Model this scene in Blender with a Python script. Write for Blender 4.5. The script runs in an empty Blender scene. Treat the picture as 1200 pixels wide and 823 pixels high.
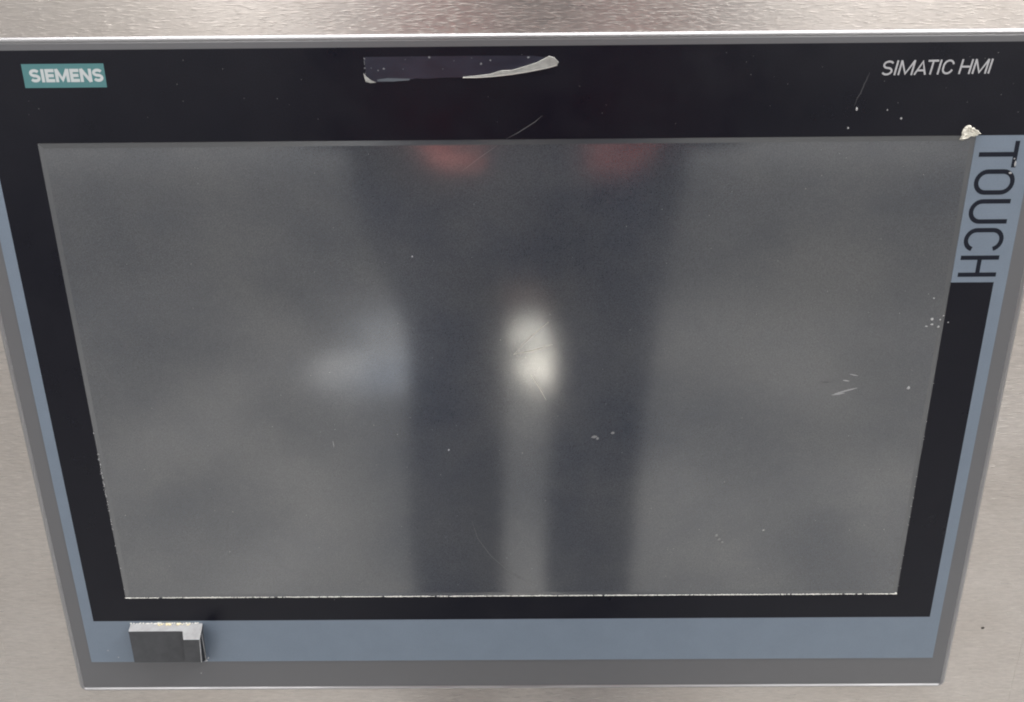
import bpy, bmesh, math, random
from mathutils import Vector, Matrix, noise
random.seed(7)
SC = bpy.context.scene
COL = SC.collection
Z0 = 1.04                       # height of the screen's top edge above the floor (m)

def P(x, y, z=0.0):
    """panel millimetres (x right, y up from screen top, z out of the panel) -> world metres"""
    return Vector((x / 1000.0, -z / 1000.0, Z0 + y / 1000.0))

# ------------------------------------------------------------------ camera
def rot(rx, ry, rz):
    return Matrix.Rotation(rx, 3, 'X') @ Matrix.Rotation(ry, 3, 'Y') @ Matrix.Rotation(rz, 3, 'Z')
RW = rot(0.30891, -0.00247, 0.00833)
B = Matrix(((1, 0, 0), (0, 0, -1), (0, 1, 0)))
CAMR = B @ RW.transposed()
CAMP = P(3.83, 11.47, 340.29)
cam = bpy.data.cameras.new('camera'); cam_o = bpy.data.objects.new('camera', cam); COL.objects.link(cam_o)
cam_o.matrix_world = Matrix.Translation(CAMP) @ CAMR.to_4x4()
cam.sensor_fit = 'HORIZONTAL'; cam.sensor_width = 36.0; cam.lens = 36.0 * 876.2 / 1200.0
cam.clip_start = 0.005; cam.clip_end = 200.0
SC.camera = cam_o
def CW(x, y, z):                # camera-local millimetres -> world metres (things held at the camera)
    return CAMP + CAMR @ Vector((x / 1000.0, y / 1000.0, z / 1000.0))

# ------------------------------------------------------------------ world, lamps, exposure
w = bpy.data.worlds.new('World'); SC.world = w; w.use_nodes = True
bg = w.node_tree.nodes['Background']
bg.inputs[0].default_value = (0.99, 0.985, 0.97, 1); bg.inputs[1].default_value = 0.76
SC.view_settings.view_transform = 'Standard'; SC.view_settings.look = 'None'
SC.cycles.filter_width = 2.0
SC.view_settings.exposure = 0.0; SC.view_settings.gamma = 1.0; SC.view_settings.use_curve_mapping = False

def area(name, loc, target, sx, sy, power, col=(1, 0.985, 0.965)):
    d = bpy.data.lights.new(name, 'AREA'); d.shape = 'RECTANGLE'; d.size = sx; d.size_y = sy
    d.energy = power; d.color = col
    o = bpy.data.objects.new(name, d); COL.objects.link(o); o.location = loc
    o.rotation_euler = (Vector(target) - Vector(loc)).to_track_quat('-Z', 'Y').to_euler()
    return o
area('ceiling_light', (2.0, -0.5, 2.8), (0.0, -0.15, 0.95), 1.2, 0.25, 46)
area('bevel_fill_panel', (0.0, -1.25, 2.95), (0.0, -1.25, 0), 2.6, 2.0, 14)  # added overhead fill, brightens the frame's upward bevels
area('rim_hand_fill', (0.0, -0.2, 2.9), (0.0, -0.3, 0), 2.8, 0.3, 46)  # added strip for the rim highlight and the gloved hands
area('hall_and_fill_light', (-0.75, -3.6, 2.75), (0, 0, 1.1), 1.9, 0.7, 48)
area('hall_and_fill_light', (-1.5, 0.7, 2.5), (0.03, -0.36, 1.05), 0.9, 0.4, 75)  # added fill behind the cabinet, lights the hands from the panel side
area('hall_and_fill_light', (2.1, -3.4, 2.75), (0, 0, 1.1), 1.6, 0.7, 30)
def spot(name, loc, target, power, ang, blend, col=(1, 0.95, 0.84)):
    d = bpy.data.lights.new(name, 'SPOT'); d.energy = power; d.spot_size = math.radians(ang); d.spot_blend = blend
    d.shadow_soft_size = 0.04; d.color = col
    o = bpy.data.objects.new(name, d); COL.objects.link(o); o.location = loc
    o.rotation_euler = (Vector(target) - Vector(loc)).to_track_quat('-Z', 'Y').to_euler()
for y_, p_ in ((-3.45, 1300), (-2.75, 1700)):
    spot('floor_pool_light', (-0.54, y_, 2.6), (-0.54, y_, 0), p_, 18, 0.75, (0.97, 0.98, 1.0))  # added spots, make the bright floor patch mirrored left of the legs
spot('floor_pool_light', (0.25, -3.25, 2.6), (0.25, -3.25, 0), 6500, 16, 0.9)  # added spot pair, makes the hot floor patch mirrored between the legs
spot('floor_pool_light', (0.26, -2.72, 2.6), (0.26, -2.72, 0), 9500, 13, 0.9)

# ------------------------------------------------------------------ materials
def mat(name, col, rough=0.5, metal=0.0, ior=1.5, **kw):
    m = bpy.data.materials.new(name); m.use_nodes = True
    b = m.node_tree.nodes['Principled BSDF']
    b.inputs['Base Color'].default_value = (*col, 1); b.inputs['Roughness'].default_value = rough
    b.inputs['Metallic'].default_value = metal; b.inputs['IOR'].default_value = ior
    for k, v in kw.items(): b.inputs[k].default_value = v
    return m
def N(m, t, **kw):
    n = m.node_tree.nodes.new(t)
    for k, v in kw.items(): setattr(n, k, v)
    return n
def L(m, a, b): m.node_tree.links.new(a, b)
def bsdf(m): return m.node_tree.nodes['Principled BSDF']
def coords(m, scale):
    tc = N(m, 'ShaderNodeNewGeometry'); mp = N(m, 'ShaderNodeMapping'); mp.inputs['Scale'].default_value = scale
    L(m, tc.outputs['Position'], mp.inputs['Vector']); return mp.outputs[0]
def noise_n(m, scale, detail=3, rough=0.5, s=1.0):
    n = N(m, 'ShaderNodeTexNoise'); n.inputs['Scale'].default_value = s
    n.inputs['Detail'].default_value = detail; n.inputs['Roughness'].default_value = rough
    L(m, coords(m, scale), n.inputs['Vector']); return n.outputs[0]
def ramp(m, src, stops):
    r = N(m, 'ShaderNodeValToRGB'); e = r.color_ramp.elements
    while len(e) < len(stops): e.new(0.5)
    for i, (p, c) in enumerate(stops):
        e[i].position = p; e[i].color = (*c, 1) if len(c) == 3 else c
    L(m, src, r.inputs[0]); return r.outputs[0]
def fmap(m, src, a, b, c, d):
    r = N(m, 'ShaderNodeMapRange'); 
    for i, v in enumerate((a, b, c, d)): r.inputs[i + 1].default_value = v
    L(m, src, r.inputs[0]); return r.outputs[0]
def bump(m, src, strength, dist):
    b = N(m, 'ShaderNodeBump'); b.inputs['Strength'].default_value = strength; b.inputs['Distance'].default_value = dist
    L(m, src, b.inputs['Height']); L(m, b.outputs[0], bsdf(m).inputs['Normal']); return b

# brushed stainless steel: horizontal grain, cloudy tone, short raised flecks that glint
M_steel = mat('brushed_steel', (0.6, 0.57, 0.54), 0.3, 0.84)
bsdf(M_steel).inputs['Anisotropic'].default_value = 0.8
tg = N(M_steel, 'ShaderNodeCombineXYZ'); tg.inputs[2].default_value = 1.0; L(M_steel, tg.outputs[0], bsdf(M_steel).inputs['Tangent'])
g1 = noise_n(M_steel, (210, 210, 1500), 2, 0.55)
g2 = noise_n(M_steel, (9, 9, 14), 4, 0.6)
g3 = noise_n(M_steel, (80, 80, 3200), 2, 0.5)
g4 = noise_n(M_steel, (5, 5, 5), 2, 0.5)
sm = N(M_steel, 'ShaderNodeMix', data_type='RGBA', blend_type='MULTIPLY'); sm.inputs[0].default_value = 1.0
L(M_steel, ramp(M_steel, g2, [(0.3, (0.47, 0.425, 0.392)), (0.7, (0.565, 0.522, 0.492))]), sm.inputs[6])
L(M_steel, ramp(M_steel, noise_n(M_steel, (160, 160, 900), 4, 0.7), [(0.3, (0.88, 0.88, 0.885)), (0.7, (1.07, 1.07, 1.065))]), sm.inputs[7])
L(M_steel, sm.outputs[2], bsdf(M_steel).inputs['Base Color'])
L(M_steel, fmap(M_steel, g3, 0.3, 0.7, 0.27, 0.37), bsdf(M_steel).inputs['Roughness'])
fl = fmap(M_steel, g1, 0.52, 0.78, 0.0, 1.0)
fk = N(M_steel, 'ShaderNodeMath', operation='MULTIPLY'); L(M_steel, fl, fk.inputs[0]); L(M_steel, fmap(M_steel, g4, 0.35, 0.6, 0.35, 1.0), fk.inputs[1])
mx = N(M_steel, 'ShaderNodeMath', operation='MULTIPLY_ADD'); L(M_steel, g3, mx.inputs[0]); mx.inputs[1].default_value = 0.12; L(M_steel, fk.outputs[0], mx.inputs[2])
bump(M_steel, mx.outputs[0], 0.55, 0.00026)

M_frame = mat('frame_grey_coat', (0.138, 0.138, 0.146), 0.44, 0.3)
bump(M_frame, noise_n(M_frame, (1500, 1500, 1500), 2), 0.15, 0.0001)
M_rim = mat('frame_bright_edge', (0.36, 0.355, 0.365), 0.3, 0.85)
L(M_rim, fmap(M_rim, noise_n(M_rim, (30, 30, 30), 4), 0.3, 0.7, 0.3, 0.45), bsdf(M_rim).inputs['Roughness'])

def foil(name, col, rough, ior=1.5, gr=0.06):
    m = mat(name, col, rough, 0.0, ior)
    n = noise_n(m, (25, 25, 25), 5, 0.65)
    L(m, fmap(m, n, 0.3, 0.7, rough - 0.1, rough + 0.13), bsdf(m).inputs['Roughness'])
    c2 = tuple(c * 1.05 + 0.0008 for c in col); c1 = tuple(c * 0.95 for c in col)
    sm = N(m, 'ShaderNodeMix', data_type='RGBA', blend_type='MULTIPLY'); sm.inputs[0].default_value = 1.0
    L(m, ramp(m, noise_n(m, (60, 60, 60), 6, 0.7), [(0.3, c1), (0.75, c2)]), sm.inputs[6])
    L(m, ramp(m, noise_n(m, (1700, 1700, 1700), 2, 0.7), [(0.3, (1 - gr,) * 3), (0.7, (1 + gr,) * 3)]), sm.inputs[7])
    L(m, sm.outputs[2], bsdf(m).inputs['Base Color'])
    bump(m, noise_n(m, (2500, 2500, 2500), 1), 0.12, 0.00006)
    return m
M_black = foil('black_foil', (0.0042, 0.0043, 0.0094), 0.33, 1.32, 0.45)
M_blue = foil('blue_grey_foil', (0.16, 0.2, 0.255), 0.42)
M_teal = mat('teal_print', (0.065, 0.19, 0.2), 0.4)
M_white_print = mat('pale_print', (0.5, 0.53, 0.54), 0.45)
M_grey_print = mat('silver_print', (0.42, 0.42, 0.44), 0.4)
M_dark_print = mat('dark_print', (0.006, 0.008, 0.017), 0.4, 0.0, 1.3)

# switched-off display under a matt touch film
M_screen = mat('matt_touch_glass', (0.05, 0.052, 0.055), 0.17, 0.0, 2.08)
dn = noise_n(M_screen, (10, 10, 13), 5, 0.62)
sm = N(M_screen, 'ShaderNodeMix', data_type='RGBA', blend_type='MULTIPLY'); sm.inputs[0].default_value = 1.0
L(M_screen, ramp(M_screen, dn, [(0.3, (0.040, 0.045, 0.058)), (0.7, (0.080, 0.082, 0.087))]), sm.inputs[6])
L(M_screen, ramp(M_screen, noise_n(M_screen, (1900, 1900, 1900), 2, 0.7), [(0.3, (0.68, 0.68, 0.69)), (0.7, (1.32, 1.32, 1.31))]), sm.inputs[7])
L(M_screen, sm.outputs[2], bsdf(M_screen).inputs['Base Color'])
L(M_screen, fmap(M_screen, noise_n(M_screen, (30, 30, 12), 4), 0.3, 0.7, 0.095, 0.135), bsdf(M_screen).inputs['Roughness'])
M_border = mat('touch_film_border', (0.062, 0.065, 0.072), 0.2, 0.0, 2.1)
M_scratch = mat('scratch_grey', (0.32, 0.32, 0.33), 0.5)
M_scratch_f = mat('faint_scratch', (0.1, 0.1, 0.105), 0.4)
M_scratch_k = mat('bezel_scuff', (0.03, 0.03, 0.036), 0.45)
M_scratch_b = mat('lit_scratch', (0.5, 0.48, 0.42), 0.4)  # film scratches in the hot spot, their lit glint set as colour
M_dirt = mat('pale_residue', (0.72, 0.71, 0.67), 0.6)
M_speck = mat('speck_grey', (0.38, 0.38, 0.39), 0.6)
M_yellow = mat('yellowed_residue', (0.75, 0.66, 0.42), 0.7)
M_paper = mat('torn_paper', (0.74, 0.73, 0.69), 0.7)
L(M_paper, ramp(M_paper, noise_n(M_paper, (300, 300, 600), 4), [(0.3, (0.45, 0.45, 0.43)), (0.7, (0.66, 0.66, 0.635))]), bsdf(M_paper).inputs['Base Color'])
M_film = mat('clear_tape', (0.055, 0.058, 0.08), 0.3)
L(M_film, ramp(M_film, noise_n(M_film, (90, 90, 260), 4), [(0.3, (0.012, 0.014, 0.025)), (0.8, (0.023, 0.026, 0.043))]), bsdf(M_film).inputs['Base Color'])
M_cover = mat('dark_grey_plastic', (0.05, 0.052, 0.058), 0.5)
bump(M_cover, noise_n(M_cover, (1200, 1200, 1200), 2), 0.2, 0.0001)
M_cover_top = mat('pale_cover_tone', (0.43, 0.435, 0.45), 0.5)  # paler tone for the cover's top faces and edge lines
L(M_cover_top, ramp(M_cover_top, noise_n(M_cover_top, (220, 220, 220), 4, 0.7), [(0.3, (0.28, 0.28, 0.285)), (0.7, (0.37, 0.375, 0.39))]), bsdf(M_cover_top).inputs['Base Color'])
L(M_cover, ramp(M_cover, noise_n(M_cover, (160, 160, 160), 5, 0.7), [(0.3, (0.038, 0.04, 0.046)), (0.72, (0.062, 0.064, 0.071))]), bsdf(M_cover).inputs['Base Color'])
M_slot = mat('slot_black', (0.006, 0.006, 0.008), 0.6)
M_chip = mat('cream_paint', (0.68, 0.66, 0.58), 0.6)
bump(M_chip, noise_n(M_chip, (700, 700, 700), 3), 0.6, 0.0006)
M_floor = mat('concrete', (0.45, 0.44, 0.42), 0.5)
L(M_floor, ramp(M_floor, noise_n(M_floor, (1.1, 0.8, 1), 4, 0.6), [(0.32, (0.13, 0.145, 0.17)), (0.45, (0.3, 0.3, 0.295)), (0.56, (0.48, 0.474, 0.46)), (0.68, (0.34, 0.35, 0.37))]), bsdf(M_floor).inputs['Base Color'])
M_denim = mat('dark_navy_cloth', (0.045, 0.054, 0.082), 0.85)
M_jacket = mat('navy_jacket', (0.05, 0.057, 0.08), 0.85)
M_red = mat('red_cloth', (0.92, 0.3, 0.26), 0.75)
M_skin = mat('skin', (0.5, 0.27, 0.2), 0.5)
M_hair = mat('dark_hair', (0.03, 0.02, 0.015), 0.6)
M_shoe = mat('black_leather', (0.015, 0.015, 0.015), 0.4)
M_phone = mat('black_phone', (0.02, 0.02, 0.022), 0.2)
M_lens = mat('lens_glass', (0.01, 0.01, 0.02), 0.05)

# ------------------------------------------------------------------ mesh helpers
def link(name, me, m, parent=None):
    o = bpy.data.objects.new(name, me); COL.objects.link(o)
    if m: me.materials.append(m)
    if parent:
        o.parent = parent; o.matrix_parent_inverse = parent.matrix_world.inverted()
    return o
def from_bm(name, bm, m, parent=None, smooth=False):
    bmesh.ops.recalc_face_normals(bm, faces=bm.faces)
    if smooth:
        for f in bm.faces: f.smooth = True
    me = bpy.data.meshes.new(name); bm.to_mesh(me); bm.free()
    return link(name, me, m, parent)
def empty(name, loc):
    o = bpy.data.objects.new(name, None); COL.objects.link(o); o.location = loc
    o.empty_display_size = 0.05; bpy.context.view_layer.update(); return o
def tag(o, label=None, cat=None, group=None, kind=None):
    if label: o['label'] = label
    if cat: o['category'] = cat
    if group: o['group'] = group
    if kind: o['kind'] = kind
    return o
def rects_bm(rects, z0, z1):
    """union of axis-aligned rectangles (mm), extruded from z0 to z1, no back face"""
    xs = sorted({v for r in rects for v in (r[0], r[1])}); ys = sorted({v for r in rects for v in (r[2], r[3])})
    cell = {}
    for i in range(len(xs) - 1):
        for j in range(len(ys) - 1):
            cx = (xs[i] + xs[i + 1]) / 2; cy = (ys[j] + ys[j + 1]) / 2
            if any(r[0] < cx < r[1] and r[2] < cy < r[3] for r in rects): cell[i, j] = 1
    bm = bmesh.new(); V = {}
    def v(i, j, z):
        k = (i, j, z)
        if k not in V: V[k] = bm.verts.new(P(xs[i], ys[j], z))
        return V[k]
    for (i, j) in cell:
        bm.faces.new((v(i, j, z1), v(i + 1, j, z1), v(i + 1, j + 1, z1), v(i, j + 1, z1)))
        for (di, dj, a, b) in ((-1, 0, (i, j + 1), (i, j)), (1, 0, (i + 1, j), (i + 1, j + 1)), (0, -1, (i, j), (i + 1, j)), (0, 1, (i + 1, j + 1), (i, j + 1))):
            if (i + di, j + dj) not in cell:
                bm.faces.new((v(*a, z1), v(*a, z0), v(*b, z0), v(*b, z1)))
    return bm
def poly_bm(pts, z0, z1):
    """outline (mm) extruded; top face plus walls"""
    bm = bmesh.new()
    t = [bm.verts.new(P(x, y, z1)) for x, y in pts]; b = [bm.verts.new(P(x, y, z0)) for x, y in pts]
    bm.faces.new(t)
    for i in range(len(pts)):
        j = (i + 1) % len(pts); bm.faces.new((t[i], b[i], b[j], t[j]))
    return bm
def solid_bm(faces_pts):
    bm = bmesh.new(); V = {}
    for f in faces_pts:
        vs = []
        for q in f:
            k = tuple(round(c, 4) for c in q)
            if k not in V: V[k] = bm.verts.new(P(*q))
            vs.append(V[k])
        bm.faces.new(vs)
    return bm

def stroke_bm(bm, pts, width, z0, z1, closed=False, taper=False):
    n = len(pts); pts = [Vector((p[0], p[1])) for p in pts]
    Lf, Rt = [], []
    for i in range(n):
        if closed: a, b = pts[i - 1], pts[(i + 1) % n]
        else: a, b = pts[max(i - 1, 0)], pts[min(i + 1, n - 1)]
        d0 = (pts[i] - a); d1 = (b - pts[i])
        if d0.length < 1e-9: d0 = d1
        if d1.length < 1e-9: d1 = d0
        d0 = d0.normalized(); d1 = d1.normalized()
        n0 = Vector((-d0.y, d0.x)); n1 = Vector((-d1.y, d1.x))
        m_ = (n0 + n1)
        m_ = m_.normalized() if m_.length > 1e-6 else n0
        k = min(1.0 / max(m_.dot(n0), 0.2), 1.6)
        hw = width / 2
        if taper:
            t = i / (n - 1); hw *= 0.25 + 0.75 * math.sin(math.pi * min(max(t, 0.02), 0.98))
        Lf.append(pts[i] + m_ * hw * k); Rt.append(pts[i] - m_ * hw * k)
    vl = [bm.verts.new(P(p.x, p.y, z1)) for p in Lf]; vr = [bm.verts.new(P(p.x, p.y, z1)) for p in Rt]
    for i in range(n if closed else n - 1):
        j = (i + 1) % n
        bm.faces.new((vl[i], vr[i], vr[j], vl[j]))

def arc(cx, cy, rx, ry, a0, a1, n=10):
    return [(cx + rx * math.cos(math.radians(a0 + (a1 - a0) * i / n)), cy + ry * math.sin(math.radians(a0 + (a1 - a0) * i / n))) for i in range(n + 1)]
def glyph(ch, w, h, s):
    """centre-line strokes of a capital in a w x h box for stroke width s"""
    k = s / 2
    if ch == 'I': return [([(w / 2, 0), (w / 2, h)], 0)]
    if ch == 'T': return [([(0, h - k), (w, h - k)], 0), ([(w / 2, 0), (w / 2, h - s)], 0)]
    if ch == 'H': return [([(k, 0), (k, h)], 0), ([(w - k, 0), (w - k, h)], 0), ([(s, h * .5), (w - s, h * .5)], 0)]
    if ch == 'E': return [([(k, 0), (k, h)], 0), ([(s, k), (w, k)], 0), ([(s, h / 2), (w * .93, h / 2)], 0), ([(s, h - k), (w, h - k)], 0)]
    if ch == 'N': return [([(k, 0), (k, h)], 0), ([(w - k, 0), (w - k, h)], 0), ([(k, h - .1 * s), (w - k, .1 * s)], 0)]
    if ch == 'M': return [([(k, 0), (k, h)], 0), ([(w - k, 0), (w - k, h)], 0), ([(k, h - .1 * s), (w / 2, .75 * s), (w - k, h - .1 * s)], 0)]
    if ch == 'A': return [([(k * .8, 0), (w / 2, h - .78 * s), (w - k * .8, 0)], 0), ([(w * .22, h * .3), (w * .78, h * .3)], 0)]
    if ch == 'S':
        r1 = (h / 2 - k / 2 - k / 2) / 2 * 1.0
        yb, yt = k + (h / 2 - k) / 2, h - k - (h / 2 - k) / 2
        ry = (h / 2 - k) / 2; rx = w / 2 - k
        top = arc(w / 2, yt, rx, ry, 25, 270, 16); bot = arc(w / 2, yb, rx, ry, 90, -155, 16)
        return [(top[:-1] + bot, 0)]
    if ch == 'C':
        r = w / 2 - k
        return [(arc(w / 2, h - k - min(r, h / 2 - k), r, min(r, h / 2 - k), 15, 180, 14) + arc(w / 2, k + min(r, h / 2 - k), r, min(r, h / 2 - k), 180, 345, 14), 0)]
    if ch == 'O':
        r = w / 2 - k; ry = min(r * 1.0, h / 2 - k)
        return [(arc(w / 2, h - k - ry, r, ry, 0, 180, 14) + arc(w / 2, k + ry, r, ry, 180, 360, 14), 1)]
    if ch == 'U':
        r = w / 2 - k
        return [([(k, h)] + arc(w / 2, k + r, r, r, 180, 360, 14) + [(w - k, h)], 0)]
def letter(name, ch, w, h, s, xform, z, m, parent):
    bm = bmesh.new()
    for i, (pts, cl) in enumerate(glyph(ch, w, h, s)):
        stroke_bm(bm, [xform(p) for p in pts], s, z, z + 0.0015 * i, bool(cl))
    for f in bm.faces:
        f.normal_update()
        if f.normal.y > 0: f.normal_flip()
    me = bpy.data.meshes.new(name); bm.to_mesh(me); bm.free()
    return link(name, me, m, parent)

# ------------------------------------------------------------------ setting: floor and steel cabinet
bm = bmesh.new()
q = [(-14, -16), (14, -16), (14, 1.0), (-14, 1.0)]
bm.faces.new([bm.verts.new((x, y, 0)) for x, y in q])
tag(from_bm('floor', bm, M_floor), kind='structure')

ZS = -5.0                       # steel surface behind the panel front
def slab(name, x0, x1, y0, y1, z, th=1.5, r=0.5):
    bm = bmesh.new(); bmesh.ops.create_cube(bm, size=1)
    a, b = P(x0, y0, z - th), P(x1, y1, z)
    for v in bm.verts:
        v.co = Vector(((a.x + b.x) / 2 + v.co.x * (b.x - a.x), (a.y + b.y) / 2 + v.co.y * abs(b.y - a.y), (a.z + b.z) / 2 + v.co.z * (b.z - a.z)))
    bmesh.ops.bevel(bm, geom=list(bm.edges), offset=r / 1000, segments=3, profile=0.5, affect='EDGES')
    return from_bm(name, bm, M_steel, None)
cab = slab('cabinet_door', -282.4, 282.4, -620, 420, ZS, 2.0, 0.14)
tag(cab, kind='structure')
for s in (-1, 1):
    tag(slab('cabinet_frame', *(sorted((s * 282.42, s * 330))), -620, 420, ZS + 0.0, 2.0, 0.14), kind='structure')
pb = bmesh.new(); bmesh.ops.create_icosphere(pb, subdivisions=1, radius=0.0011)
for v in pb.verts: v.co = Vector((v.co.x, v.co.y * .25, v.co.z * .8)) + P(259, -260.1, ZS + 0.05)
pit = from_bm('dirt_spot', pb, mat('rust_spot', (0.06, 0.05, 0.045), 0.7), cab)
pb = bmesh.new(); bmesh.ops.create_icosphere(pb, subdivisions=1, radius=0.0009)
for v in pb.verts: v.co = Vector((v.co.x, v.co.y * .25, v.co.z * .8)) + P(275.5, -222, ZS + 0.05)
from_bm('dirt_spot', pb, mat('stain_spot', (0.13, 0.12, 0.11), 0.7), cab)

# ------------------------------------------------------------------ the operator panel
panel = empty('operator_panel', P(0, -295.6, ZS))
tag(panel, 'grey framed industrial touch panel with switched-off screen and black bezel on steel', 'touch panel')

OX0, OX1, OY0, OY1 = -241.5, 241.3, -295.7, 43.5
def rrect(d, r, n=8):
    x0, x1, y0, y1 = OX0 + d, OX1 - d, OY0 + d, OY1 - d; pts = []
    for cx, cy, a in ((x1 - r, y1 - r, 0), (x0 + r, y1 - r, 90), (x0 + r, y0 + r, 180), (x1 - r, y0 + r, 270)):
        pts += [(cx + r * math.cos(math.radians(a + 90 * i / n)), cy + r * math.sin(math.radians(a + 90 * i / n))) for i in range(n + 1)]
    return pts
prof = [(0, ZS), (0, -1.2), (0.15, -0.92), (0.5, -0.58), (1.0, -0.22), (1.35, -0.05), (1.55, 0.0), (1.7, -0.08), (2.25, -0.7), (2.4, -0.78), (2.55, -0.68), (2.8, -0.27), (3.0, -0.25), (20, -0.25)]
bm = bmesh.new(); rings = []
for d, z in prof:
    r = max(4.0 - d, 1.2) if d < 4 else 0.8
    rings.append([bm.verts.new(P(x, y, z)) for x, y in rrect(d, r)])
for k in range(len(rings) - 1):
    n = len(rings[k])
    for i in range(n):
        f = bm.faces.new((rings[k][i], rings[k][(i + 1) % n], rings[k + 1][(i + 1) % n], rings[k + 1][i]))
        f.material_index = 1 if k < 11 else 0
        f.smooth = 0 < k < 11
frame = from_bm('frame', bm, M_frame, panel); frame.data.materials.append(M_rim)

SX, SH = 205.8, 234.5
BX, UX, YB, YU, YT = 225.6, 231.4, -248.9, -275.6, 38.2
FZ = 0.0
from_bm('black_bezel', rects_bm([(-UX, UX, 0.2, YT), (-BX, -SX, -SH, 0.2), (SX, BX, -SH, -65.3), (-BX, BX, YB, -SH)], -0.7, FZ), M_black, panel)
blue = from_bm('blue_strip', rects_bm([(-UX, -BX, YB, 0.2), (BX, UX, YB, 0.2), (-UX, UX, YU, YB), (SX, BX, -65.3, 0.2)], -0.7, FZ), M_blue, panel)

# screen: sloped film border falling to the flat matt display
bw, zt, zb = 2.2, -0.13, -0.42
scr_bm = rects_bm([(-SX + bw, SX - bw, -SH + bw, -bw + 0.2)], zb - 0.3, zb)
screen = from_bm('screen', scr_bm, M_screen, panel)
def ring_bm(o, i):
    bm = bmesh.new()
    def q(r): return [(r[0], r[2]), (r[1], r[2]), (r[1], r[3]), (r[0], r[3])]
    A = [bm.verts.new(P(x, y, o[4])) for x, y in q(o)]; C = [bm.verts.new(P(x, y, i[4])) for x, y in q(i)]
    for k in range(4): bm.faces.new((A[k], A[(k + 1) % 4], C[(k + 1) % 4], C[k]))
    return bm
from_bm('screen_border', ring_bm((-SX, SX, -SH, 0.2, zt), (-SX + bw, SX - bw, -SH + bw, -bw + 0.2, zb)), M_border, screen)

# scratches in the film
def scratch(pts, wd, m, z=zb, sub=6, wob=0.0, name='scratch', parent=screen):
    P2 = []
    for i in range(len(pts) - 1):
        for k in range(sub):
            t = k / sub; P2.append((pts[i][0] * (1 - t) + pts[i + 1][0] * t + random.uniform(-wob, wob), pts[i][1] * (1 - t) + pts[i + 1][1] * t + random.uniform(-wob, wob)))
    P2.append(pts[-1])
    bm = bmesh.new(); stroke_bm(bm, P2, wd, z, z + 0.03, taper=True)
    for f in bm.faces:
        f.normal_update()
        if f.normal.y > 0: f.normal_flip()
    me = bpy.data.meshes.new(name); bm.to_mesh(me); bm.free()
    return link(name, me, m, parent)
scratch([(0.3, 0.4), (5.9, 3.2), (13.0, 7.5), (16, 10)], 0.3, M_scratch_f, FZ, parent=panel)
scratch([(-3.9, -2.4), (-11.5, -7.5), (-19.6, -13.3)], 0.32, M_scratch_f)
scratch([(158.7, -120.3), (169.5, -117.3)], 0.75, M_scratch, wob=.05)
scratch([(157.5, -120.9), (163.8, -119.9)], 0.7, M_scratch, wob=.05)
scratch([(151.3, -114.5), (155.9, -114.1)], 0.8, M_scratch_f, wob=.05)
scratch([(162.0, -113.3), (165.3, -113.7)], 0.6, M_scratch, wob=.04)
scratch([(164.9, -110.2), (169.1, -111.1)], 0.45, M_scratch, wob=.04)
scratch([(-19.4, -189.0), (-16.5, -199.6), (-10.0, -209.8), (-0.3, -219.7), (14.6, -228.8)], 0.25, M_scratch_f)
scratch([(2.9, -99.0), (12.3, -97.0), (21.6, -94.1)], 0.42, M_scratch_b)
scratch([(2.9, -99.0), (9.0, -92.0), (14.0, -87.6), (19.5, -83.0)], 0.34, M_scratch_b, wob=.12)
scratch([(11.0, -109.5), (15.2, -116.1), (18.5, -122.5)], 0.3, M_scratch_b)
scratch([(150.8, 13.0), (153.8, 20.6), (155.6, 26.5)], 0.5, M_scratch_k, FZ, wob=.25, parent=panel)
scratch([(-87.5, -143.5), (-87.2, -147)], 0.35, M_scratch)

# printed logo plate and lettering
logo = from_bm('logo_plate', poly_bm([(-206.2, 23.2), (-171.0, 23.2), (-171.0, 32.8), (-206.2, 32.8)], FZ, FZ + 0.05), M_teal, panel)
x = -203.4
for ch, w_ in zip('SIEMENS', (4.5, 1.5, 3.9, 6.0, 3.9, 5.0, 4.5)):
    letter('letter', ch, w_, 5.3, 1.3 if ch != 'S' else 1.2, lambda p, x=x: (x + p[0], 25.45 + p[1]), FZ + 0.06, M_white_print, logo)
    x += w_ + 0.37
x = 160.4
for ch, w_ in zip('SIMATIC HMI', (4.6, 1.0, 6.3, 5.2, 4.5, 1.0, 4.8, 1.9, 4.9, 6.1, 1.0)):
    if ch != ' ':
        letter('letter', ch, w_, 5.9, 0.76, lambda p, x=x: (x + p[0] + p[1] * 0.16, 25.2 + p[1] + 0.008 * (x - 160)), FZ + 0.02, M_grey_print, panel)
        x += w_ + {'A': -0.45, 'M': 0.55, 'T': 0.45}.get(ch, 0.78)
    else: x += w_
for ch, (ya, yb_), xr in zip('TOUCH', ((-2.2, -13.6), (-14.3, -25.4), (-27.3, -38.3), (-40.2, -50.9), (-52.8, -62.7)), (225.4, 226.3, 226.2, 226.3, 225.9)):
    hgt = xr - 208.3
    letter('letter', ch, ya - yb_, hgt, 2.0, lambda p, ya=ya: (208.3 + p[1], ya - p[0]), FZ + 0.02, M_dark_print, panel)

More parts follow.
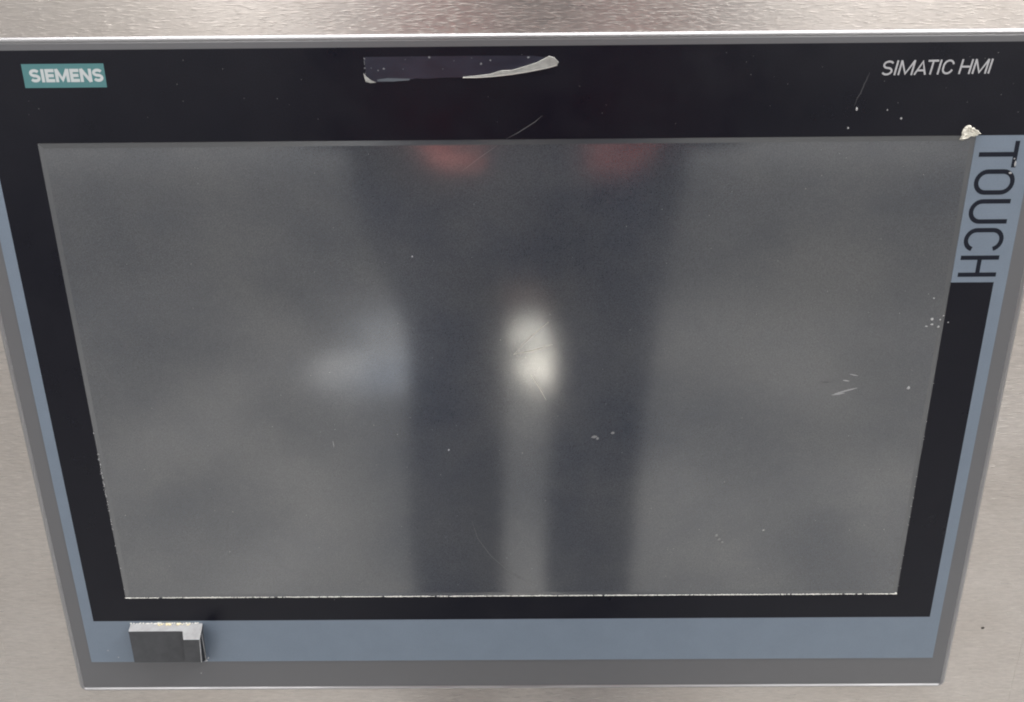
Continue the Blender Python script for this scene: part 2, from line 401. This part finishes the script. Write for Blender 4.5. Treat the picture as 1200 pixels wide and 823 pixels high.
# cover cap of the data socket, bottom left: low plate with a proud finger tab on its right
cov = from_bm('socket_cover', solid_bm([
    [(-204.2, -251.2, 5.6), (-175.2, -251.2, 5.6), (-175.2, -271.2, 5.6), (-204.2, -271.2, 5.6)],
    [(-205.7, -250.6, 0), (-204.2, -251.2, 5.6), (-204.2, -271.2, 5.6), (-205.7, -275.0, 0)],
    [(-205.7, -275.0, 0), (-204.2, -271.2, 5.6), (-175.2, -271.2, 5.6), (-175.2, -275.0, 0)]]), M_cover, panel)
from_bm('cover_top', solid_bm([
    [(-205.7, -250.6, 0), (-175.2, -250.6, 0), (-175.2, -251.18, 5.6), (-204.2, -251.18, 5.6)],
    [(-175.2, -250.6, 0), (-166.7, -250.6, 0), (-165.2, -251.1, 5.6), (-175.2, -251.1, 5.6)],
    [(-175.2, -251.1, 5.6), (-165.2, -251.1, 5.6), (-163.6, -251.55, 12.0), (-172.2, -251.55, 12.0)]]), M_cover_top, cov)
tab = from_bm('finger_tab', solid_bm([
    [(-172.2, -251.6, 12.0), (-163.6, -251.6, 12.0), (-164.9, -266.7, 11.0), (-173.6, -266.7, 11.0)],
    [(-175.2, -251.2, 5.6), (-172.2, -251.6, 12.0), (-173.6, -266.7, 11.0), (-175.2, -271.2, 5.6)],
    [(-173.6, -266.7, 11.0), (-164.9, -266.7, 11.0), (-167.6, -274.6, 0), (-175.2, -274.6, 0)],
    [(-166.7, -250.7, 0), (-165.2, -251.2, 5.6), (-166.9, -272.4, 2.4), (-167.6, -274.5, 0)]]), M_cover, cov)
from_bm('slot', solid_bm([
    [(-163.75, -251.6, 11.9), (-165.3, -251.2, 5.6), (-167.0, -272.4, 2.4), (-165.0, -266.7, 10.9)]]), M_slot, tab)
def rods(items, r):
    bm = bmesh.new()
    for a, b in items:
        A, C = P(*a), P(*b); d = (C - A).normalized(); s1 = d.cross(Vector((0, 1, 0))).normalized() * r; s2 = d.cross(s1).normalized() * r
        vs = [[bm.verts.new(q + u) for u in (s1 + s2, s1 - s2, -s1 - s2, -s1 + s2)] for q in (A, C)]
        for i in range(4): bm.faces.new((vs[0][i], vs[0][(i + 1) % 4], vs[1][(i + 1) % 4], vs[1][i]))
    return bm
from_bm('edge_highlight', rods([((-163.6, -251.7, 12.05), (-164.95, -266.6, 11.05)), ((-165.0, -252.6, 6.4), (-166.7, -272.0, 2.7))], 0.00021), M_cover_top, tab)  # highlight along the tab's edges, built as thin pale rods

# ------------------------------------------------------------------ residue and dust: tiny crumbs nobody could count
def crumbs(name, items, m, parent=None):
    bm = bmesh.new()
    for (x, y, z, rx, ry, rz) in items:
        n0 = len(bm.verts); bmesh.ops.create_icosphere(bm, subdivisions=1, radius=1.0)
        bm.verts.ensure_lookup_table(); c = P(x, y, z); a = random.uniform(0, 6.28)
        for v in bm.verts[n0:]:
            k = random.uniform(.75, 1.2)
            v.co = c + Vector((v.co.x * rx * k, v.co.y * rz, v.co.z * ry * k)) / 1000
    return from_bm(name, bm, m, parent)
it = []; xx = -SX
while xx < SX - 0.4:
    dens = noise.noise(Vector((xx * 0.06, 3.1, 0)))
    if random.random() < 0.86 + 0.3 * dens:
        it.append((xx, -SH + 0.16 + random.uniform(-.05, .12), -0.02, random.uniform(.25, .75), random.uniform(.14, .34) * (1.15 + .6 * dens), .16))
    xx += random.uniform(.35, .7)
it.append((SX - .6, -SH + .55, 0, .7, .6, .3))
tag(crumbs('edge_residue', it, M_dirt, panel), kind='stuff')
it = []
for _ in range(60):
    y = random.choice((random.uniform(-232, -125), random.uniform(-190, -150), random.uniform(-180, -160)))
    it.append((-SX + random.choice((random.uniform(-.4, .5), random.uniform(-.2, .3))), y, -.05, random.uniform(.1, .3), random.uniform(.12, .4), .15))
for _ in range(14): it.append((SX - random.uniform(-.2, .3), random.uniform(-230, -70), -.05, .14, .25, .12))
for (a, b, r) in ((-241 + 2.2, 0, 0),): pass
tag(crumbs('side_residue', it, M_speck, panel), kind='stuff')
it = []; xx = -205.3
while xx < -168:
    it.append((xx, -250.3 + random.uniform(-.1, .25), .3, random.uniform(.3, .9), random.uniform(.2, .6), .4)); xx += random.uniform(.6, 1.8)
tag(crumbs('cover_residue', it, M_dirt, cov), kind='stuff')
it = [(random.uniform(-190, -173), -250.4 + random.uniform(-.3, .35), random.uniform(.3, 1.5), random.uniform(.3, .8), random.uniform(.25, .5), .4) for _ in range(26)]
tag(crumbs('yellow_residue', it, M_yellow, cov), kind='stuff')
it = [(152.1, 11.6, FZ, .55, .95, .15), (149.4, 3.8, FZ, .5, .4, .15), (165.4, 11.1, FZ, .35, .35, .1), (171.9, 7.6, FZ, .5, .5, .12),
      (200.1, -83.0, zb, .75, .85, .2), (200.5, -85.6, zb, .85, .45, .12), (198.0, -86.5, zb, .7, .3, .1), (205.1, -81.2, 0, .4, .35, .1),
      (203.9, -83.2, -.2, .5, .4, .1), (203.6, -86.6, -.2, .7, .5, .12), (207.7, -84.5, FZ, .45, .3, .1), (194.3, -117.5, zb, .85, .85, .2),
      (199.4, -72.9, zb, .5, .4, .1), (-29.9, -148.9, zb, .5, .5, .1), (-43.4, -51.3, zb, .4, .4, .1), (-94, -235.9, 0, .2, .2, .1),
      (-216, -272.5, FZ, .4, .4, .1), (-221, -268, FZ, .4, .4, .1), (-172, -283.5, -.25, .5, .35, .1), (225.0, -12.0, FZ + .1, .5, 1.3, .1), (223.5, -16.0, FZ + .1, .8, .5, .1), (224.2, -9.8, FZ + .1, .4, .4, .1), (-167.2, -273.6, 1.6, .9, .5, .5), (-166.0, -272.2, 1.2, .5, .5, .4)]
fine = [(42.5, -142.3, zb, 1.5, .8, .05), (44.2, -143.2, zb, .8, .9, .05), (51.6, -140.3, zb, .9, .7, .05), (107.4, -198.4, zb, .8, .9, .04), (108.9, -200.8, zb, .9, .7, .04), (110.5, -202.5, zb, .7, .5, .04), (131.4, -195.6, zb, .7, .4, .04)]
for _ in range(110):
    fine.append((random.uniform(-200, 200), random.uniform(-230, -4), zb, random.uniform(.12, .26), random.uniform(.12, .26), .06))
for _ in range(45):
    fine.append((random.uniform(-215, 225), random.uniform(2, 36), FZ, random.uniform(.1, .2), random.uniform(.1, .2), .05))
for _ in range(22):
    y = random.uniform(-285, -60); it.append((OX0 + 2.3 + random.uniform(-.4, .4), y, -.4, .2, .35, .2))
tag(crumbs('fine_dust', fine, mat('fine_dust_grey', (0.2, 0.2, 0.2), 0.7)), 'faint fine dust grains lying on the dark screen glass', 'dust', kind='stuff')
tag(crumbs('dust_specks', it, M_speck), 'pale flecks stuck to the screen, bezel and blue strip', 'dust', kind='stuff')

# ------------------------------------------------------------------ torn sticker on the top bezel
st = empty('torn_sticker', P(-59, 29, FZ))
tag(st, 'torn clear sticker with a curled white edge on the black top bezel', 'sticker')
out = [(-59.4, 34.4), (-40, 34.45), (-10, 34.5), (12, 34.3), (17.6, 33.6), (10, 30.4), (2, 28.2), (-6, 26.8), (-17.7, 25.9), (-26, 25.9), (-33.4, 25.5), (-38, 25.7), (-41.5, 25.0), (-48, 24.7), (-52, 24.3), (-57.4, 24.2), (-60.0, 27.9), (-59.3, 29.0), (-59.9, 30.2), (-59.2, 31.4), (-59.7, 33.0)]
from_bm('clear_film', poly_bm(out, FZ, FZ + 0.09), M_film, st)
lo = [(-17.9, 25.85, .12), (-12, 25.8, .3), (-6.0, 26.1, .6), (-1, 26.5, 1.0), (3.8, 27.0, 1.5), (9, 27.7, 2.2), (14.0, 28.5, 3.0), (18.5, 29.3, 4.0), (22.1, 30.2, 5.0)]
up = [(-17.7, 26.1, .35), (-12, 26.55, .8), (-6.0, 27.2, 1.5), (-1, 28.5, 2.6), (3.0, 28.5, 3.3), (8.5, 29.9, 4.6), (13.5, 31.3, 6.0), (18.6, 33.7, 7.8), (20.7, 33.0, 8.4)]
bm = bmesh.new(); rows = []
for a, b in zip(lo, up):
    row = []
    for k in range(5):
        t = k / 4; bulge = -math.sin(math.pi * t) * 0.7 * (a[2] / 5)
        row.append(bm.verts.new(P(a[0] * (1 - t) + b[0] * t, a[1] * (1 - t) + b[1] * t, a[2] * (1 - t) + b[2] * t + bulge)))
    rows.append(row)
tip = bm.verts.new(P(22.6, 31.3, 7.6))
for i in range(len(rows) - 1):
    for k in range(4): bm.faces.new((rows[i][k], rows[i + 1][k], rows[i + 1][k + 1], rows[i][k + 1]))
for k in range(4): bm.faces.new((rows[-1][k], tip, rows[-1][k + 1]))
cu = from_bm('curled_edge', bm, M_paper, st)
cu.modifiers.new('s', 'SOLIDIFY').thickness = 0.00018
bm = bmesh.new()
stroke_bm(bm, [(x, y) for x, y, z in lo], .4, 0, 0)
for v, i in zip(bm.verts, range(999)):
    z = lo[i % len(lo)][2] + .35; v.co.y = -z / 1000
from_bm('torn_rim', bm, M_dirt, st)
c3 = [(-60.3, 27.9, .4), (-60.0, 26.0, .3), (-59.5, 24.5, .3), (-57.7, 24.0, .3), (-55.1, 24.15, .1), (-57.0, 25.0, 1.0), (-58.8, 26.4, 1.2)]
bm = bmesh.new(); vs = [bm.verts.new(P(*p)) for p in c3]; cv = bm.verts.new(P(-58.6, 25.2, 1.1))
for i in range(len(vs)): bm.faces.new((vs[i], vs[(i + 1) % len(vs)], cv))
from_bm('curled_corner', bm, M_paper, st)
bm = poly_bm([(-54.5, 24.6), (-48, 24.5), (-41, 24.9), (-40.5, 25.6), (-45, 25.7), (-50, 25.9), (-54.7, 25.3)], FZ + .09, FZ + .13)
from_bm('glue_smear', bm, mat('glue', (0.09, 0.105, 0.125), 0.4), st)
tag(crumbs('glue_specks', [(-51.5, 29.6, .1, .55, .45, .08), (-32, 34.0, .1, .55, .45, .08), (-54, 29, .1, .3, .3, .06), (-6, 32.6, .1, .4, .4, .06), (-10, 31.2, .1, .5, .5, .04), (10, 33.6, .1, .7, .4, .08)] + [(random.uniform(-58, 10), random.uniform(27, 34), .09, .2, .2, .05) for _ in range(7)] + [(-59.6 + random.uniform(-.2, .2), random.uniform(27, 34), .1, .15, .35, .08) for _ in range(10)], mat('glue_speck', (0.16, 0.165, 0.18), 0.5), st), kind='stuff')

# ------------------------------------------------------------------ chip of old paint at the screen's upper right corner
c2 = [(198.9, -1.4), (200.2, -1.6), (203.5, -0.2), (206.2, 0.3), (207.4, 0.9), (206.0, 2.4), (204.2, 3.3), (203.0, 3.6), (202.4, 4.6), (200.8, 4.3), (199.6, 3.4), (199.3, 1.2)]
c2 = [(a[0] * (1 - t) + b[0] * t + random.uniform(-.22, .22), a[1] * (1 - t) + b[1] * t + random.uniform(-.22, .22)) for a, b in zip(c2, c2[1:] + c2[:1]) for t in (0, .5)]
bm = bmesh.new(); n = len(c2); last = [bm.verts.new(P(x, y, FZ - .3)) for x, y in c2]
for k, zz in ((.97, .25), (.8, .9), (.55, .5), (.3, .75)):
    cur = [bm.verts.new(P(x * k + 202.4 * (1 - k) + random.uniform(-.18, .18), y * k + 1.2 * (1 - k) + random.uniform(-.18, .18), FZ + zz + random.uniform(-.15, .35))) for x, y in c2]
    for i in range(n):
        jn = (i + 1) % n; bm.faces.new((last[i], last[jn], cur[jn], cur[i]))
    last = cur
bm.faces.new(last)
tag(from_bm('paint_chip', bm, M_chip), 'cream dried paint chip at the upper right corner of the screen', 'paint chip')

# ------------------------------------------------------------------ the photographer, seen mirrored in the screen
def skin_mesh(name, verts, edges, root=0, sub=2, m=None, parent=None):
    me = bpy.data.meshes.new(name + '_skeleton'); me.from_pydata([v[0] for v in verts], edges, [])
    o = bpy.data.objects.new(name, me); COL.objects.link(o)
    o.modifiers.new('skin', 'SKIN'); 
    if not me.skin_vertices: me.attributes
    o.modifiers['skin'].use_smooth_shade = True
    for i, v in enumerate(verts):
        sv = me.skin_vertices[0].data[i]; r = v[1]; sv.radius = r if isinstance(r, tuple) else (r, r); sv.use_root = (i == root)
    s = o.modifiers.new('sub', 'SUBSURF'); s.levels = sub; s.render_levels = sub
    dg = bpy.context.evaluated_depsgraph_get()
    me2 = bpy.data.meshes.new_from_object(o.evaluated_get(dg)); me2.name = name
    bpy.data.objects.remove(o)
    for p in me2.polygons: p.use_smooth = True
    return link(name, me2, m, parent)
def chain(V, E, pts, start=None):
    prev = start
    for p in pts:
        V.append(p); i = len(V) - 1
        if prev is not None: E.append((prev, i))
        prev = i
    return prev
PX, PY = 0.02, -0.62
wl, wr = CW(-92, -22, 62), CW(136, -22, 62)
pers = empty('person', (PX, PY, 0))
tag(pers, 'person in dark clothes and red gloves mirrored in the screen holding a phone', 'person')
def v3(x, y, z): return Vector((PX + x, PY + y, z))
elL, elR = v3(-0.27, 0.0, 1.06), v3(0.27, 0.0, 1.06)
shL, shR = v3(-0.18, -0.02, 1.40), v3(0.18, -0.02, 1.40)
# body: one continuous figure
V, E = [], []
V.append((v3(0, 0, 0.93), .1))
neck = chain(V, E, [(v3(0, -.01, 1.12), .1), (v3(0, -.02, 1.32), .11), (v3(0, 0, 1.44), .055), (v3(0, .03, 1.52), .05)], 0)
chain(V, E, [(v3(0, .05, 1.60), (.072, .085)), (v3(0, .06, 1.68), (.078, .095)), (v3(0, .05, 1.745), .055)], neck)
for sh, el, wr_ in ((shL, elL, wl), (shR, elR, wr)):
    chain(V, E, [(sh, .045), (el, .035), (el.lerp(wr_, .9), .026)], 2)
for s in (-1, 1):
    chain(V, E, [(v3(s * .085, 0, .84), .06), (v3(s * .088, .02, .48), .042), (v3(s * .09, -.03, .1), .03), (v3(s * .1, .04, .04), .03), (v3(s * .105, .12, .03), .025)], 0)
body = skin_mesh('body', V, E, 0, 2, M_skin, pers)
def lump(name, c, r, m, parent):
    bm = bmesh.new(); bmesh.ops.create_icosphere(bm, subdivisions=3, radius=1)
    for v in bm.verts: v.co = Vector((v.co.x * r[0], v.co.y * r[1], v.co.z * r[2])) + c
    return from_bm(name, bm, m, parent, True)
lump('nose', v3(0, .155, 1.655), (.013, .02, .024), M_skin, body)
for s in (-1, 1):
    lump('eye', v3(s * .03, .135, 1.69), (.012, .012, .007), M_hair, body); lump('ear', v3(s * .082, .05, 1.665), (.012, .022, .033), M_skin, body)
lump('mouth', v3(0, .14, 1.612), (.025, .01, .006), M_red, body)
lump('hair', v3(0, .03, 1.725), (.086, .098, .062), M_hair, pers)
def loft(name, tubes, m, parent, n=28):
    bm = bmesh.new()
    for rings in tubes:
        R_ = []
        for (x, y, z, rx, ry) in rings:
            R_.append([bm.verts.new((x + rx * (1 + .03 * math.sin(9 * z + 3 * t)) * math.cos(t), y + ry * (1 + .04 * math.sin(23 * z + 2 * t)) * math.sin(t), z)) for t in [2 * math.pi * k / n for k in range(n)]])
        for a, b in zip(R_, R_[1:]):
            for k in range(n): bm.faces.new((a[k], a[(k + 1) % n], b[(k + 1) % n], b[k]))
        bm.faces.new(R_[0]); bm.faces.new(R_[-1][::-1])
    return from_bm(name, bm, m, parent, True)
Y = PY
loft('trousers', [
    [(-.082, Y, .08, .064, .065), (-.082, Y + .01, .25, .066, .066), (-.081, Y + .02, .45, .068, .07), (-.077, Y + .02, .62, .066, .077), (-.073, Y + .01, .76, .064, .09), (-.078, Y, .83, .076, .1), (-.085, Y, .88, .098, .11), (-.085, Y, .99, .1, .11)],
    [(.107, Y, .08, .06, .065), (.107, Y + .01, .25, .062, .066), (.108, Y + .02, .45, .064, .07), (.112, Y + .02, .62, .063, .077), (.118, Y + .01, .76, .066, .09), (.114, Y, .83, .078, .1), (.1, Y, .88, .1, .11), (.1, Y, .99, .1, .11)]], M_denim, pers)
loft('jacket', [
    [(0.005, Y, .865, .185, .118), (0.005, Y, .90, .2, .13), (0.006, Y, 1.0, .212, .135), (.01, Y, 1.12, .205, .135), (.018, Y - .01, 1.26, .195, .13), (.02, Y - .02, 1.36, .2, .115), (.02, Y - .02, 1.43, .13, .085), (.02, Y, 1.47, .065, .06)]], M_jacket, pers)
for sh, el, wr_ in ((shL, elL, wl), (shR, elR, wr)):
    V, E = [(sh, .075)], []
    chain(V, E, [(sh.lerp(el, .5), .062), (el, .055), (el.lerp(wr_, .5), .046), (el.lerp(wr_, .85), .042)], 0)
    skin_mesh('sleeve', V, E, 0, 2, M_jacket, pers)
for s in (-1, 1):
    V, E = [], []; V.append((v3(s * .095, -.05, .05), .045)); chain(V, E, [(v3(s * .1, .05, .04), .042), (v3(s * .108, .14, .035), .035)], 0)
    skin_mesh('shoe', V, E, 0, 2, M_shoe, pers)
# gloved hands on both ends of the phone
for sgn, xe in ((-1, -60), (1, 104)):
    o_ = sgn
    V, E = [], []
    V.append((CW(xe + o_ * 32, -22, 62), .027))
    V.append((CW(xe + o_ * 24, -8, 42), (.034, .02))); E.append((0, 1))
    V.append((CW(xe + o_ * 16, 2, 30), (.038, .017))); E.append((1, 2))
    for k, (yy, ln) in enumerate(((32, 40), (6, 48), (-21, 46), (-48, 40))):
        chain(V, E, [(CW(xe + o_ * 13, yy * .9, 18), .0125), (CW(xe + o_ * 3, yy, 6), .0125), (CW(xe - o_ * (ln * .5), yy + 1, 4.5), .0118), (CW(xe - o_ * ln * .95, yy + 2, 6), .0105)], 2)
    chain(V, E, [(CW(xe + o_ * 8, -20, 40), .012), (CW(xe - o_ * 12, -8, 36), .0105), (CW(xe - o_ * 28, 0, 33), .009)], 1)
    skin_mesh('glove', V, E, 0, 2, M_red, pers)
# the phone
ph = empty('mobile_phone', CW(22, -37, 20))
tag(ph, 'black mobile phone held sideways in red gloved hands before the panel', 'phone')
def cbox(name, x0, x1, y0, y1, z0, z1, m, r):
    bm = bmesh.new(); bmesh.ops.create_cube(bm, size=1)
    for v in bm.verts: v.co = Vector(((x0 + x1) / 2 + v.co.x * (x1 - x0), (y0 + y1) / 2 + v.co.y * (y1 - y0), (z0 + z1) / 2 + v.co.z * (z1 - z0)))
    bmesh.ops.bevel(bm, geom=list(bm.edges), offset=r, segments=3, profile=.5, affect='EDGES')
    for v in bm.verts: v.co = CW(*v.co)
    return from_bm(name, bm, m, ph)
cbox('body', -58, 102, -37, 37, 17, 25, M_phone, 2.5)
cbox('camera_bump', -20, 20, -12, 12, 14.5, 17.5, M_phone, 1.2)
for cx in (-9, 9): cbox('lens', cx - 6, cx + 6, -6, 6, 13.2, 15, M_lens, .8)
